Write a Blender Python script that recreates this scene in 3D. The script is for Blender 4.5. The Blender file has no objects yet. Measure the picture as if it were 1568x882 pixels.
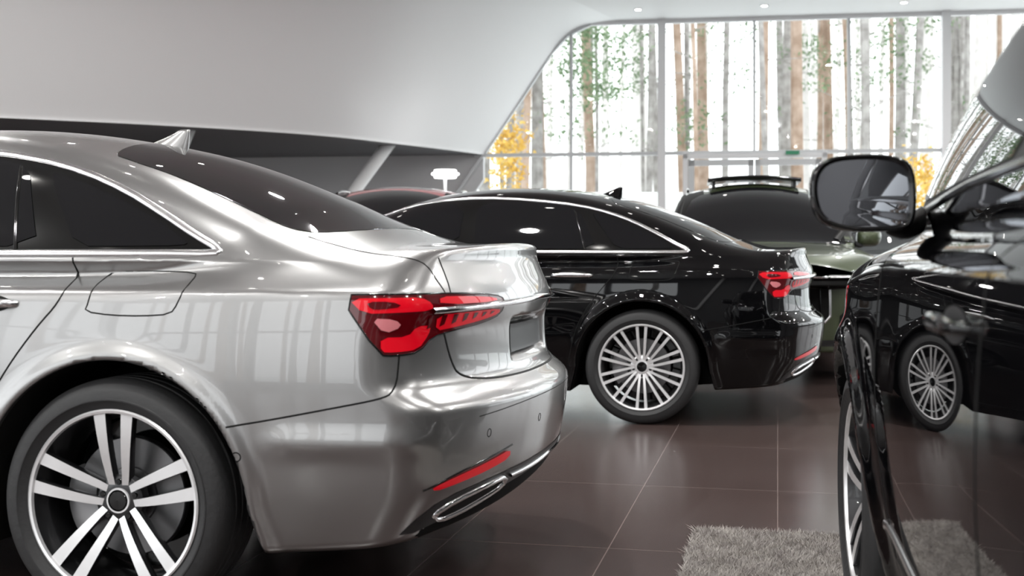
import bpy, math, random, time
import numpy as np
from mathutils import Vector, Matrix, geometry
random.seed(3); rng=np.random.default_rng(5)
scene=bpy.context.scene
T0=time.time()
# ------------------------------------------------------------------ materials
MATS={}
def mat(name,col=(.5,.5,.5),rough=.5,metal=0.,coat=0.,coatr=.03,spec=.5,emit=None,es=0.,noise=None,bump=None):
    if name in MATS: return MATS[name]
    m=bpy.data.materials.new(name); m.use_nodes=True
    nt=m.node_tree; b=nt.nodes['Principled BSDF']
    b.inputs['Base Color'].default_value=(*col,1); b.inputs['Roughness'].default_value=rough
    b.inputs['Metallic'].default_value=metal; b.inputs['Coat Weight'].default_value=coat
    b.inputs['Coat Roughness'].default_value=coatr; b.inputs['Specular IOR Level'].default_value=spec
    if emit: b.inputs['Emission Color'].default_value=(*emit,1); b.inputs['Emission Strength'].default_value=es
    if noise:
        sc,c2=noise
        tc=nt.nodes.new('ShaderNodeTexCoord'); n=nt.nodes.new('ShaderNodeTexNoise'); n.inputs['Scale'].default_value=sc; n.inputs['Detail'].default_value=5
        r=nt.nodes.new('ShaderNodeValToRGB'); r.color_ramp.elements[0].position=.35; r.color_ramp.elements[1].position=.65
        r.color_ramp.elements[0].color=(*col,1); r.color_ramp.elements[1].color=(*c2,1)
        nt.links.new(tc.outputs['Object'],n.inputs['Vector']); nt.links.new(n.outputs['Fac'],r.inputs['Fac']); nt.links.new(r.outputs['Color'],b.inputs['Base Color'])
    if bump:
        sc,st=bump
        tc=nt.nodes.new('ShaderNodeTexCoord'); n=nt.nodes.new('ShaderNodeTexNoise'); n.inputs['Scale'].default_value=sc
        bp=nt.nodes.new('ShaderNodeBump'); bp.inputs['Strength'].default_value=st; bp.inputs['Distance'].default_value=.01
        nt.links.new(tc.outputs['Object'],n.inputs['Vector']); nt.links.new(n.outputs['Fac'],bp.inputs['Height']); nt.links.new(bp.outputs['Normal'],b.inputs['Normal'])
    MATS[name]=m; return m
mat('paint_silver',(.315,.312,.31),.29,.90,1.,.02)
mat('paint_black',(.002,.002,.0024),.4,0.,1.,.015,0.)
mat('paint_green',(.050,.066,.030),.4,.3,1.,.03)
mat('paint_red',(.35,.012,.015),.4,.2,1.,.03)
mat('arch_black',(.006,.006,.006),.85,spec=.2)
mat('gloss_black',(.004,.004,.004),.08,0)
mat('trim_black',(.008,.008,.008),.5,0,spec=.25)
mat('glass_dark',(.006,.006,.007),.02,0,spec=.45)
mat('chrome',(.80,.80,.81),.07,1.)
mat('satin_alu',(.78,.78,.79),.2,1.)
mat('alloy_silver',(.80,.80,.81),.30,.45,.5)
mat('alloy_machined',(.86,.86,.87),.27,.6,.3)
mat('alloy_dark',(.03,.03,.032),.3,.6,.5)
mat('rubber',(.020,.020,.021),.6,bump=(60,.15))
mat('disc_steel',(.20,.20,.205),.38,1.)
mat('caliper',(.35,.35,.36),.4,.6)
mat('gap',(.003,.003,.003),.6,spec=.2)
mat('lamp_dark',(.08,.0008,.003),.12,0,.8,.01,.2)
mat('lamp_red',(.60,.001,.010),.3,0,.8,.01,.1,emit=(.8,.005,.02),es=.14)  # weak glow added to deepen the red, lamps and reflectors are unlit
mat('lamp_pink',(.62,.20,.22),.2,0,.8,.01)
mat('lamp_clear',(.55,.57,.6),.1,.6,1.,.01)
mat('drl',(1,1,1),.3,emit=(1,1,1),es=2.)
mat('plastic_dark',(.012,.012,.013),.4)
mat('mirror_glass',(.50,.52,.56),.01,1.)
# ------------------------------------------------------------------ mesh helper
def mkmesh(name,V,Fc,mats,midx=None,smooth=True,normals=None,recalc=False):
    V=np.asarray(V,float)
    Fl=[list(map(int,f)) for f in Fc]
    if normals is not None and len(Fl):
        out=[]
        normals=np.asarray(normals,float)
        for f in Fl:
            a,b,c=V[f[0]],V[f[1]],V[f[2]]
            n=np.cross(b-a,c-a)
            if np.dot(n,normals[f[0]]+normals[f[1]]+normals[f[2]])<0: f=f[::-1]
            out.append(f)
        Fl=out
    me=bpy.data.meshes.new(name); me.from_pydata(V.tolist(),[],Fl)
    for m in mats: me.materials.append(MATS[m] if isinstance(m,str) else m)
    if midx is not None: me.polygons.foreach_set('material_index',np.asarray(midx,dtype=np.int32))
    me.polygons.foreach_set('use_smooth',[smooth]*len(me.polygons))
    me.update()
    if recalc:
        import bmesh
        bm=bmesh.new(); bm.from_mesh(me); bmesh.ops.recalc_face_normals(bm,faces=bm.faces); bm.to_mesh(me); bm.free()
    if normals is not None:
        me.normals_split_custom_set_from_vertices(normals.tolist())
    return me
def obj(name,me,parent=None,loc=None,rz=None):
    o=bpy.data.objects.new(name,me); scene.collection.objects.link(o)
    if parent is not None: o.parent=parent
    if loc is not None: o.location=loc
    if rz is not None: o.rotation_euler[2]=rz
    return o
def boxvf(lo,hi):
    x0,y0,z0=lo;x1,y1,z1=hi
    return [(x0,y0,z0),(x1,y0,z0),(x1,y1,z0),(x0,y1,z0),(x0,y0,z1),(x1,y0,z1),(x1,y1,z1),(x0,y1,z1)],[(0,3,2,1),(4,5,6,7),(0,1,5,4),(1,2,6,5),(2,3,7,6),(3,0,4,7)]
class Acc:
    def __init__(s): s.V=[];s.F=[];s.M=[];s.n=0
    def add(s,V,F,m):
        V=np.asarray(V,float); s.V.append(V)
        for f in F: s.F.append([i+s.n for i in f])
        s.M+= [m]*len(F) if np.isscalar(m) else list(m)
        s.n+=len(V)
    def mesh(s,name,mats,smooth=True,recalc=True):
        return mkmesh(name,np.vstack(s.V),s.F,mats,s.M,smooth,recalc=recalc)
# ------------------------------------------------------------------ maths
def spl(pts,n=1600):
    xs=np.array([p[0] for p in pts],float); ys=np.array([p[1] for p in pts],float)
    h=np.diff(xs); s=np.diff(ys)/h; m=np.zeros(len(xs)); m[0]=s[0]; m[-1]=s[-1]
    for i in range(1,len(xs)-1):
        if s[i-1]*s[i]<=0: m[i]=0
        else:
            m[i]=(s[i-1]*h[i]+s[i]*h[i-1])/(h[i]+h[i-1])
            lim=3*min(abs(s[i-1]),abs(s[i])); m[i]=max(-lim,min(lim,m[i]))
    X=np.linspace(xs[0],xs[-1],n); k=np.clip(np.searchsorted(xs,X,side='right')-1,0,len(xs)-2)
    t=(X-xs[k])/h[k]
    Y=(2*t**3-3*t**2+1)*ys[k]+(t**3-2*t**2+t)*h[k]*m[k]+(-2*t**3+3*t**2)*ys[k+1]+(t**3-t**2)*h[k]*m[k+1]
    return lambda x:np.interp(x,X,Y)
def sspl(pts,sig,n=1600):
    """spline then gaussian-smoothed (C2)"""
    f=spl(pts,n); x0,x1=pts[0][0],pts[-1][0]; X=np.linspace(x0,x1,n); Y=f(X); dx=X[1]-X[0]
    s0=(Y[1]-Y[0]);s1=(Y[-1]-Y[-2]); K=int(4*sig/dx)+1
    Yp=np.concatenate([Y[0]+s0*np.arange(-K,0),Y,Y[-1]+s1*np.arange(1,K+1)])
    k=np.exp(-.5*(np.arange(-K,K+1)*dx/sig)**2); k/=k.sum()
    Ys=np.convolve(Yp,k,'valid')
    return lambda x:np.interp(x,X,Ys)
def smax(a,b,k):
    h=np.clip(.5+.5*(a-b)/k,0,1); return b*(1-h)+a*h+k*h*(1-h)
def smin(a,b,k): return -smax(-a,-b,k)
def sst(a,b,x):
    t=np.clip((x-a)/(b-a),0,1); return t*t*(3-2*t)
def bx(v,a,b,w): return sst(a-w,a+w,v)*(1-sst(b-w,b+w,v))
def archr(p,x,z,ax):
    zc=p['zc']
    dx=np.maximum(np.abs(x-ax)-.25*np.maximum(zc-z,0),0)
    return np.hypot(dx,np.maximum(z-zc,0))
def sideprof(z0,lo,hi,zr,slope,soft=.006):
    def f(z):
        d=z-z0; v=-np.where(d<0,lo,hi)*d*d
        e=z-zr; r=.5*(e+np.sqrt(e*e+soft*soft))
        return v-slope*r-1.5*r*r
    return f
def make_F(p):
    def F(x,y,z):
        y=np.abs(y)
        W=p['Wp'](x)+p['side'](z)
        cuts=[]
        for ax in p['axles']:
            r=archr(p,x,z,ax)
            W=W+p['flare']*np.exp(-((r-(p['ra']+.012))/p.get('flw',.030))**2)
            cuts.append(np.maximum(r-p['ra'],.5-y))
        if 'bump' in p: W=W+p['bump'](x,z)
        gs=(y-W)*.97
        a,b,c=p['rc']; yy=np.clip(y,1e-4,None)
        sl=a*c/b*(yy/b)**(c-1)
        xr=p['xr'](z)
        if 'plate' in p:
            xr=xr-.028*bx(y,-1,.27,.03)*bx(z,p['plate'][0],p['plate'][1],.015)
        gr=(x-(xr-a*(yy/b)**c))/np.sqrt(1+sl**2)
        a,b,c=p['fc']; sl=a*c/b*(yy/b)**(c-1)
        gf=((p['xf'](z)+a*(yy/b)**c)-x)/np.sqrt(1+sl**2)
        gt=z-(p['Td'](x)-.025*(y/.8)**2-.04*(y/.9)**6)
        gb=p['zb'](x)-z
        kt=p['kt']-p.get('ktr',0)*sst(.75,.98,x)
        L=smax(gs,gr,.08); L=smax(L,gf,.12); L=smax(L,gt,kt); L=smax(L,gb,.03)
        dz=np.abs(z-p['zs'])
        Wg=p['sillw'](x)-p['tum']*dz-p['cur']*dz*dz
        g1=(y-Wg)/1.15
        g2=(z-(p['Troof'](x)-p['rcr']*(y/.6)**2))/1.05
        G=smax(g1,g2,p['kg'])
        G=np.maximum(G,.8-z)
        k=p['kb0']+p['kb1']*sst(p['kx'][0],p['kx'][1],x)
        B=smin(L,G,k)
        for cc in cuts: B=smax(B,-cc,.006)
        return B
    return F
def gradF(F,P,e=.003):
    x,y,z=P.T
    g=np.stack([F(x+e,y,z)-F(x-e,y,z),F(x,y+e,z)-F(x,y-e,z),F(x,y,z+e)-F(x,y,z-e)],1)/(2*e)
    return g
def nets(F,lo,hi,d):
    xs=np.arange(lo[0],hi[0],d); zs=np.arange(lo[2],hi[2],d); yh=np.arange(d/2,hi[1],d)
    X,Y,Z=np.meshgrid(xs,yh,zs,indexing='ij')
    Vh=np.empty(X.shape)
    for i0 in range(0,len(xs),60):
        sl=slice(i0,i0+60); Vh[sl]=F(X[sl],Y[sl],Z[sl])
    V=np.concatenate([Vh[:,::-1,:],Vh],1); ys=np.concatenate([-yh[::-1],yh])
    ins=V<0
    nx,ny,nz=V.shape
    c=np.zeros((nx-1,ny-1,nz-1),np.int8)
    for a in (0,1):
        for b in (0,1):
            for e in (0,1): c+=ins[a:nx-1+a,b:ny-1+b,e:nz-1+e]
    act=(c>0)&(c<8); I=np.argwhere(act); vid=-np.ones(act.shape,np.int64); vid[act]=np.arange(len(I))
    acc=np.zeros((len(I),3)); cnt=np.zeros(len(I))
    cor=[(a,b,e) for a in (0,1) for b in (0,1) for e in (0,1)]
    fv={k:V[I[:,0]+k[0],I[:,1]+k[1],I[:,2]+k[2]] for k in cor}
    for k in cor:
        for ax in range(3):
            if k[ax]==0:
                k2=list(k);k2[ax]=1;k2=tuple(k2)
                f0,f1=fv[k],fv[k2]; m=(f0<0)!=(f1<0)
                t=np.where(m,f0/np.where(m,f0-f1,1),0)
                p=np.tile(np.array(k,float),(len(I),1)); p[:,ax]+=t
                acc[m]+=p[m]; cnt[m]+=1
    P=(acc/cnt[:,None]+I)*d+np.array([xs[0],ys[0],zs[0]])
    quads=[]
    for ax in range(3):
        o=[0,0,0];o[ax]=1
        A=ins[:nx-o[0],:ny-o[1],:nz-o[2]]; Bq=ins[o[0]:,o[1]:,o[2]:]
        E=np.argwhere(A!=Bq)
        b1,b2=[q for q in range(3) if q!=ax]
        ok=(E[:,b1]>0)&(E[:,b2]>0)&(E[:,b1]<V.shape[b1]-1)&(E[:,b2]<V.shape[b2]-1); E=E[ok]
        q=[]
        for (u,v) in ((-1,-1),(0,-1),(0,0),(-1,0)):
            C=E.copy();C[:,b1]+=u;C[:,b2]+=v; q.append(vid[C[:,0],C[:,1],C[:,2]])
        quads.append(np.stack(q,1))
    Q=np.vstack(quads)
    for it in range(4):
        g=gradF(F,P,.002); f=F(*P.T); st=f[:,None]*g/np.maximum((g**2).sum(1),.05)[:,None]
        n=np.linalg.norm(st,axis=1,keepdims=True); st*=np.minimum(1,d*.6/np.maximum(n,1e-9)); P=P-st
    N=gradF(F,P,.004); N/=np.maximum(np.linalg.norm(N,axis=1,keepdims=True),1e-9)
    a=P[Q[:,1]]-P[Q[:,0]]; b=P[Q[:,2]]-P[Q[:,0]]; fn=np.cross(a,b); flip=(fn*N[Q].sum(1)).sum(1)<0
    Q[flip]=Q[flip][:,::-1]
    return P,Q,N
def body_mesh(name,p,F,lo,hi,d):
    P,Q,N=nets(F,lo,hi,d)
    C=P[Q].mean(1); nn=N[Q].mean(1)
    mi=np.zeros(len(Q),np.int32)
    W=p['Wp'](C[:,0])+p['side'](C[:,2])
    for ax in p['axles']:
        r=archr(p,C[:,0],C[:,2],ax); mi[(r<p['ra']+.006)&(np.abs(C[:,1])<W-.012)]=1
    mi[(nn[:,2]<-.95)&(C[:,2]<.5)]=1
    if 'low' in p: mi[(C[:,0]>.86)&(C[:,2]<p['low'](C[:,0])-.012)]=1
    if 'pillar' in p: mi[(C[:,0]<p['pillar'][0])&(C[:,2]>p['pillar'][1])&(np.abs(C[:,1])>.5)]=2
    me=bpy.data.meshes.new(name); me.vertices.add(len(P)); me.vertices.foreach_set('co',P.ravel())
    me.loops.add(len(Q)*4); me.loops.foreach_set('vertex_index',Q.ravel().astype(np.int32))
    me.polygons.add(len(Q)); me.polygons.foreach_set('loop_start',np.arange(0,len(Q)*4,4,dtype=np.int32))
    me.materials.append(MATS['paint_black']); me.materials.append(MATS['arch_black']); me.materials.append(MATS['trim_black'])
    me.polygons.foreach_set('material_index',mi); me.update(calc_edges=True)
    me.polygons.foreach_set('use_smooth',[True]*len(Q)); me.update(); me.validate()
    me.normals_split_custom_set_from_vertices(N.tolist())
    return me
def ray(F,P,D,tmax,n=110):
    t0=np.zeros(len(P)); t1=np.full(len(P),tmax); found=np.zeros(len(P),bool); prev=0.
    for k in range(1,n+1):
        t=tmax*k/n; q=P+D*t; f=F(*q.T); hit=(f<0)&~found
        t0[hit]=prev; t1[hit]=t; found|=hit; prev=t
    for _ in range(16):
        tm=(t0+t1)/2; q=P+D*tm[:,None]; f=F(*q.T); neg=f<0
        t1=np.where(neg,tm,t1); t0=np.where(neg,t0,tm)
    q=P+D*t1[:,None]; g=gradF(F,q); g/=np.maximum(np.linalg.norm(g,axis=1,keepdims=True),1e-9)
    return q,g
def P_side(F):
    def f(uv):
        uv=np.asarray(uv,float); n=len(uv); P=np.stack([uv[:,0],np.full(n,1.25),uv[:,1]],1); return ray(F,P,np.tile([0.,-1,0],(n,1)),1.2)
    return f
def P_top(F):
    def f(uv):
        uv=np.asarray(uv,float); n=len(uv); P=np.stack([uv[:,0],uv[:,1],np.full(n,1.95)],1); return ray(F,P,np.tile([0.,0,-1],(n,1)),1.4)
    return f
def P_fan(F,cx,sg=1):
    def f(uv):
        uv=np.asarray(uv,float); a=uv[:,0]/.9; D=-np.stack([sg*np.cos(a),np.sin(a),0*a],1)
        P=np.stack([np.full(len(a),cx),0*a,uv[:,1]],1)-D*1.5; return ray(F,P,D,1.3)
    return f
def fanuv(cx,pts,sg=1): return [(math.atan2(y,sg*(x-cx))*.9,z) for x,y,z in pts]
def chaikin(p,n=2,closed=True):
    p=[np.array(q,float) for q in p]
    for _ in range(n):
        o=[]; m=len(p)
        rngi=range(m) if closed else range(m-1)
        if not closed: o.append(p[0])
        for i in rngi:
            a,b=p[i],p[(i+1)%m]; o+= [a*.75+b*.25,a*.25+b*.75]
        if not closed: o.append(p[-1])
        p=o
    return p
def dens(p,step,closed=True):
    o=[]; m=len(p)
    for i in range(m if closed else m-1):
        a,b=np.array(p[i]),np.array(p[(i+1)%m]); k=max(1,int(np.ceil(np.linalg.norm(b-a)/step)))
        for j in range(k): o.append(a+(b-a)*j/k)
    if not closed: o.append(np.array(p[-1]))
    return o
def inpoly(pts,poly):
    x,y=pts.T; r=np.zeros(len(pts),bool); n=len(poly)
    for i in range(n):
        x0,y0=poly[i];x1,y1=poly[(i+1)%n]
        if y0==y1: continue
        c=((y0>y)!=(y1>y))&(x<(x1-x0)*(y-y0)/(y1-y0)+x0); r^=c
    return r
def patch(poly,proj,off,step=.03,ch=2):
    b=chaikin(poly,ch) if ch else [np.array(q,float) for q in poly]
    b=dens(b,step); B=np.array(b)
    lo,hi=B.min(0),B.max(0)
    gx,gy=np.meshgrid(np.arange(lo[0]+step/2,hi[0],step),np.arange(lo[1]+step/2,hi[1],step)); G=np.stack([gx.ravel(),gy.ravel()],1)
    if len(G):
        G=G[inpoly(G,B)]
        if len(G):
            dd=np.min(np.linalg.norm(G[:,None]-B[None],axis=2),axis=1); G=G[dd>step*.35]
    allp=[Vector((float(a),float(c))) for a,c in list(B)+list(G)]
    n=len(B)
    vs,es,fs,_,_,_=geometry.delaunay_2d_cdt(allp,[(i,(i+1)%n) for i in range(n)],[],1,1e-6)
    uv=np.array([(v.x,v.y) for v in vs]); q,g=proj(uv)
    return q+g*off,[list(f) for f in fs],g
def strip(line,proj,w,h,off=0.,closed=False,ch=2,step=.02):
    l=chaikin(line,ch,closed) if ch else line
    l=np.array(dens(l,step,closed)); P,N=proj(l)
    return sweep(P,N,w,h,off,closed)
def sweep(P,N,w,h,off=0,closed=False):
    if closed: T=np.roll(P,-1,0)-np.roll(P,1,0)
    else: T=np.gradient(P,axis=0)
    T/=np.maximum(np.linalg.norm(T,axis=1,keepdims=True),1e-9)
    B=np.cross(N,T); B/=np.maximum(np.linalg.norm(B,axis=1,keepdims=True),1e-9)
    sec=[(-.5,-.3),(-.46,.45),(-.25,.9),(0,1),(.25,.9),(.46,.45),(.5,-.3)]; ns=[(-1,0),(-.8,.6),(-.3,.95),(0,1),(.3,.95),(.8,.6),(1,0)]
    V=np.concatenate([P+B*w*a+N*(h*b+off) for a,b in sec]); NN=np.concatenate([B*a+N*b for a,b in ns]); NN/=np.linalg.norm(NN,axis=1,keepdims=True)
    n=len(P); Fc=[]
    for s in range(len(sec)-1):
        for i in range(n if closed else n-1):
            j=(i+1)%n; Fc.append([s*n+i,s*n+j,(s+1)*n+j,(s+1)*n+i])
    return V,Fc,NN
class Car:
    """library of parts; inst() makes real objects"""
    def __init__(s,F): s.F=F; s.parts=[]
    def add(s,name,me,loc=(0,0,0)): s.parts.append((name,me,loc))
    def put(s,name,vfn,m,both=True,near=False):
        V,Fc,N=vfn
        if not near: s.add(name+('_r' if both else ''),mkmesh(name,V,Fc,[m],normals=N))
        if both or near:
            V2=V*[1,-1,1];N2=N*[1,-1,1]; s.add(name+('_l' if both else ''),mkmesh(name,V2,Fc,[m],normals=N2))
    def inst(s,name,paint,loc,rz,swap={}):
        e=bpy.data.objects.new(name,None); scene.collection.objects.link(e); e.location=loc; e.rotation_euler[2]=rz; e.empty_display_size=.3
        for n,me,l in s.parts:
            o=obj(n,me,e,l)
            for i,ms in enumerate(me.materials):
                nm=ms.name
                t=None
                if nm=='paint_black': t=paint
                elif nm in swap: t=swap[nm]
                if t and t!=nm:
                    o.material_slots[i].link='OBJECT'; o.material_slots[i].material=MATS[t]
        return e
# ------------------------------------------------------------------ wheel
def lathe(prof,seg=96):
    pr=np.array(prof); a=np.linspace(0,2*math.pi,seg,endpoint=False)
    V=np.concatenate([np.stack([r*np.cos(a),np.full(seg,w),r*np.sin(a)],1) for r,w in pr])
    Fc=[]
    for k in range(len(pr)-1):
        for i in range(seg): j=(i+1)%seg; Fc.append([k*seg+i,k*seg+j,(k+1)*seg+j,(k+1)*seg+i])
    return V,Fc
def wheel(kind,R,rim,sgn,rot=90.):
    A=Acc()
    MT=['rubber','alloy_dark','alloy_machined','alloy_silver','disc_steel','caliper','gloss_black','chrome']
    h=R-rim
    tp=[(rim-.004,-.03),(rim,-.010),(rim+.012,-.001),(rim+.022*h/.09,.006),(rim+.3*h,.010),(rim+.32*h,.0125),(rim+.36*h,.0125),(rim+.38*h,.010),(rim+.6*h,.007),(rim+.8*h,-.002),(R-.009,-.014),(R-.003,-.028),(R-.001,-.045)]
    for g in (-.065,-.105,-.15,-.19): tp+=[(R,g+.006),(R-.008,g+.004),(R-.008,g-.004),(R,g-.006)]
    tp+=[(R-.003,-.225),(R-.012,-.245),(rim+.03,-.255),(rim,-.24)]
    V,Fc=lathe(tp,128); A.add(V,Fc,0)
    face=2 if kind=='twin' else 3; side=1 if kind=='twin' else 3
    lip=[(rim+.001,-.014),(rim+.002,-.004),(rim-.003,-.001),(rim-.010,-.003),(rim-.013,-.012)]
    V,Fc=lathe(lip); A.add(V,Fc,face)
    V,Fc=lathe([(rim-.013,-.012),(rim-.018,-.03),(rim-.03,-.07),(rim-.035,-.15),(rim-.02,-.235)]); A.add(V,Fc,side if kind=='twin' else 4)
    V,Fc=lathe([(rim-.04,-.20),(.06,-.20)],48); A.add(V,Fc,6)
    ro=rim-.012
    V,Fc=lathe([(.001,-.035),(.026,-.036),(.030,-.040),(.032,-.043)],48); A.add(V,Fc,6)
    V,Fc=lathe([(.0315,-.037),(.036,-.037),(.037,-.042)],48); A.add(V,Fc,face)
    V,Fc=lathe([(.036,-.042),(.062,-.043),(.073,-.050),(.075,-.075),(.06,-.11)],60); A.add(V,Fc,side)
    for i in range(5):
        an=math.radians(rot+36+72*i+ (36 if kind=='twin' else 0)); c=np.array([.054*math.cos(an),-.038,.054*math.sin(an)])
        V,Fc=lathe([(.001,0),(.007,0),(.009,-.003),(.0095,-.012)],14); A.add(V+c,Fc,6)
    def spoke(ang,o0,o1,h0,h1,w0,w1,r0=.045):
        n=9; secs=[]
        ca,sa=math.cos(ang),math.sin(ang)
        for k in range(n):
            t=k/(n-1); r=r0+(ro+.004-r0)*t; o=o0+(o1-o0)*t**.8; hw=h0+(h1-h0)*t
            w=w0+(w1-w0)*t+.006*math.sin(math.pi*t)
            for (a,d) in ((-.72,-.034),(-1.0,-.010),(-.86,0),(.86,0),(1.0,-.010),(.72,-.034)):
                y=o+a*hw
                secs.append((r*ca-y*sa,w+d,r*sa+y*ca))
        Fc=[];mm=[]
        for k in range(n-1):
            for s in range(5):
                Fc.append([k*6+s,k*6+s+1,(k+1)*6+s+1,(k+1)*6+s]); mm.append(face if s==2 else side)
        A.add(secs,Fc,mm)
    if kind=='twin':
        for i in range(5):
            a=math.radians(rot+72*i)
            spoke(a,.021,.044,.012,.022,-.042,-.010); spoke(a,-.021,-.044,.012,.022,-.042,-.010)
    else:
        for i in range(10):
            a=math.radians(rot+36*i)
            spoke(a,.011,.028,.0075,.0105,-.040,-.012); spoke(a,-.011,-.028,.0075,.0105,-.040,-.012)
    V,Fc=lathe([(.06,-.105),(.085,-.105),(.088,-.112),(.172,-.112),(.175,-.116),(.175,-.138)],72); A.add(V,Fc,4)
    secs=[];n=9
    for k in range(n):
        a=math.radians(155+62*k/(n-1))
        for r,w in ((.095,-.15),(.10,-.088),(.13,-.080),(.17,-.080),(.192,-.092),(.195,-.15)): secs.append((r*math.cos(a),w,r*math.sin(a)))
    Fc=[[k*6+s,k*6+(s+1)%6,(k+1)*6+(s+1)%6,(k+1)*6+s] for k in range(n-1) for s in range(6)]+[list(range(6)),list(range((n-1)*6,n*6))]
    A.add(secs,Fc,5)
    me=A.mesh('wheel_mesh',MT)
    V=np.zeros(len(me.vertices)*3); me.vertices.foreach_get('co',V); V=V.reshape(-1,3)
    if sgn<0:
        V[:,1]*=-1; me.vertices.foreach_set('co',V.ravel()); me.flip_normals()
    me.update()
    if hasattr(me,'set_sharp_from_angle'): me.set_sharp_from_angle(angle=math.radians(32))
    return me
def tube(C,ry,rz,n=14):
    C=np.array(C,float); V=[]
    for k,c in enumerate(C):
        for i in range(n):
            a=2*math.pi*i/n; V.append((c[0],c[1]+ry[k]*math.cos(a),c[2]+rz[k]*math.sin(a)))
    Fc=[[k*n+i,k*n+(i+1)%n,(k+1)*n+(i+1)%n,(k+1)*n+i] for k in range(len(C)-1) for i in range(n)]
    Fc+= [list(range(n)),list(range((len(C)-1)*n,len(C)*n))]
    return V,Fc
def handle(car,ps,s0,s1,z,m):
    n=17; s=np.linspace(s0,s1,n); q,_=ps(np.stack([s,np.full(n,z)],1))
    t=np.linspace(-1,1,n); hgt=.034*(1-np.abs(t)**5); C=np.stack([s,q[:,1].mean()+hgt-.004,np.full(n,z)+.004*(1-t*t)],1)
    V,Fc=tube(C,.008+.0*s,.015-.006*np.abs(t)**3)
    for sg,nm in ((1,'r'),(-1,'l')):
        W=np.array(V)*[1,sg,1]; car.add('door_handle_'+nm,mkmesh('door_handle',W,Fc,[m],recalc=True))
    el=[(s0*.5+s1*.5+(s1-s0)*.42*math.cos(a),z+.030*math.sin(a)) for a in np.linspace(0,2*math.pi,16,endpoint=False)]
    car.put('handle_shade',patch(el,ps,.0015,.02,1),'gap' if m!='paint_black' else 'plastic_dark')  # flat dark ellipse painted as shade behind the handle, no cup is cut
def mirror_part(car,c,arm_to,sc=1.):
    A=Acc(); hw,hh=.112*sc,.086*sc
    out=[(-hw*.80,-hh*.98),(hw*.35,-hh),(hw*.86,-hh*.72),(hw*1.02,-hh*.1),(hw*1.0,hh*.55),(hw*.72,hh*.95),(hw*.0,hh*1.03),(-hw*.65,hh*.98),(-hw*.98,hh*.72),(-hw*1.04,-hh*.1),(-hw*1.0,-hh*.75)]
    out=np.array(chaikin(out,2)); n=len(out)
    def ring(x,s,dy=0,dz=0): return np.stack([np.full(n,x),out[:,0]*s+dy,out[:,1]*s+dz],1)
    rings=[ring(.000,.86),ring(.014,.90),ring(.018,.955),ring(.010,1.0),ring(-.03,1.02),ring(-.065,.97,-.004),ring(-.095,.83,-.010),ring(-.115,.6,-.016,.003),ring(-.125,.3,-.02,.004),ring(-.127,.02,-.02,.004)]
    V=np.concatenate(rings); Fc=[[k*n+i,k*n+(i+1)%n,(k+1)*n+(i+1)%n,(k+1)*n+i] for k in range(len(rings)-1) for i in range(n)]
    mm=[1 if k<2 else 0 for k in range(len(rings)-1) for i in range(n)]
    A.add(V+np.array(c),Fc,mm)
    R=1.4; gr=[]
    for s in (.875,.7,.5,.3,.12):
        g=ring(0,s); g[:,0]=.006-(g[:,1]**2+g[:,2]**2)/(2*R); gr.append(g)
    K=len(gr); V=np.vstack(gr+[[[.006,0,0]]])+np.array(c)
    A.add(V,[[k*n+i,k*n+(i+1)%n,(k+1)*n+(i+1)%n,(k+1)*n+i] for k in range(K-1) for i in range(n)]+[[(K-1)*n+i,(K-1)*n+(i+1)%n,K*n] for i in range(n)],2)
    a0=np.array(c)+[-.05,-hw*.55,-hh*.82]; a1=np.array(arm_to); m=12; V=[]
    K=6
    for k in range(K):
        t=k/(K-1); p=a0+(a1-a0)*t; p[2]-=.012*math.sin(math.pi*t)
        for i in range(m):
            a=2*math.pi*i/m; V.append((p[0]+(.040+.03*t)*math.cos(a),p[1],p[2]+(.020+.012*t)*math.sin(a)))
    A.add(V,[[k*m+i,k*m+(i+1)%m,(k+1)*m+(i+1)%m,(k+1)*m+i] for k in range(K-1) for i in range(m)],3)
    for sg,nm in ((1,'r'),(-1,'l')):
        W=np.vstack(A.V)*[1,sg,1]; car.add('door_mirror_'+nm,mkmesh('door_mirror',W,A.F,['paint_black','gloss_black','mirror_glass','trim_black'],A.M,recalc=True))
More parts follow.
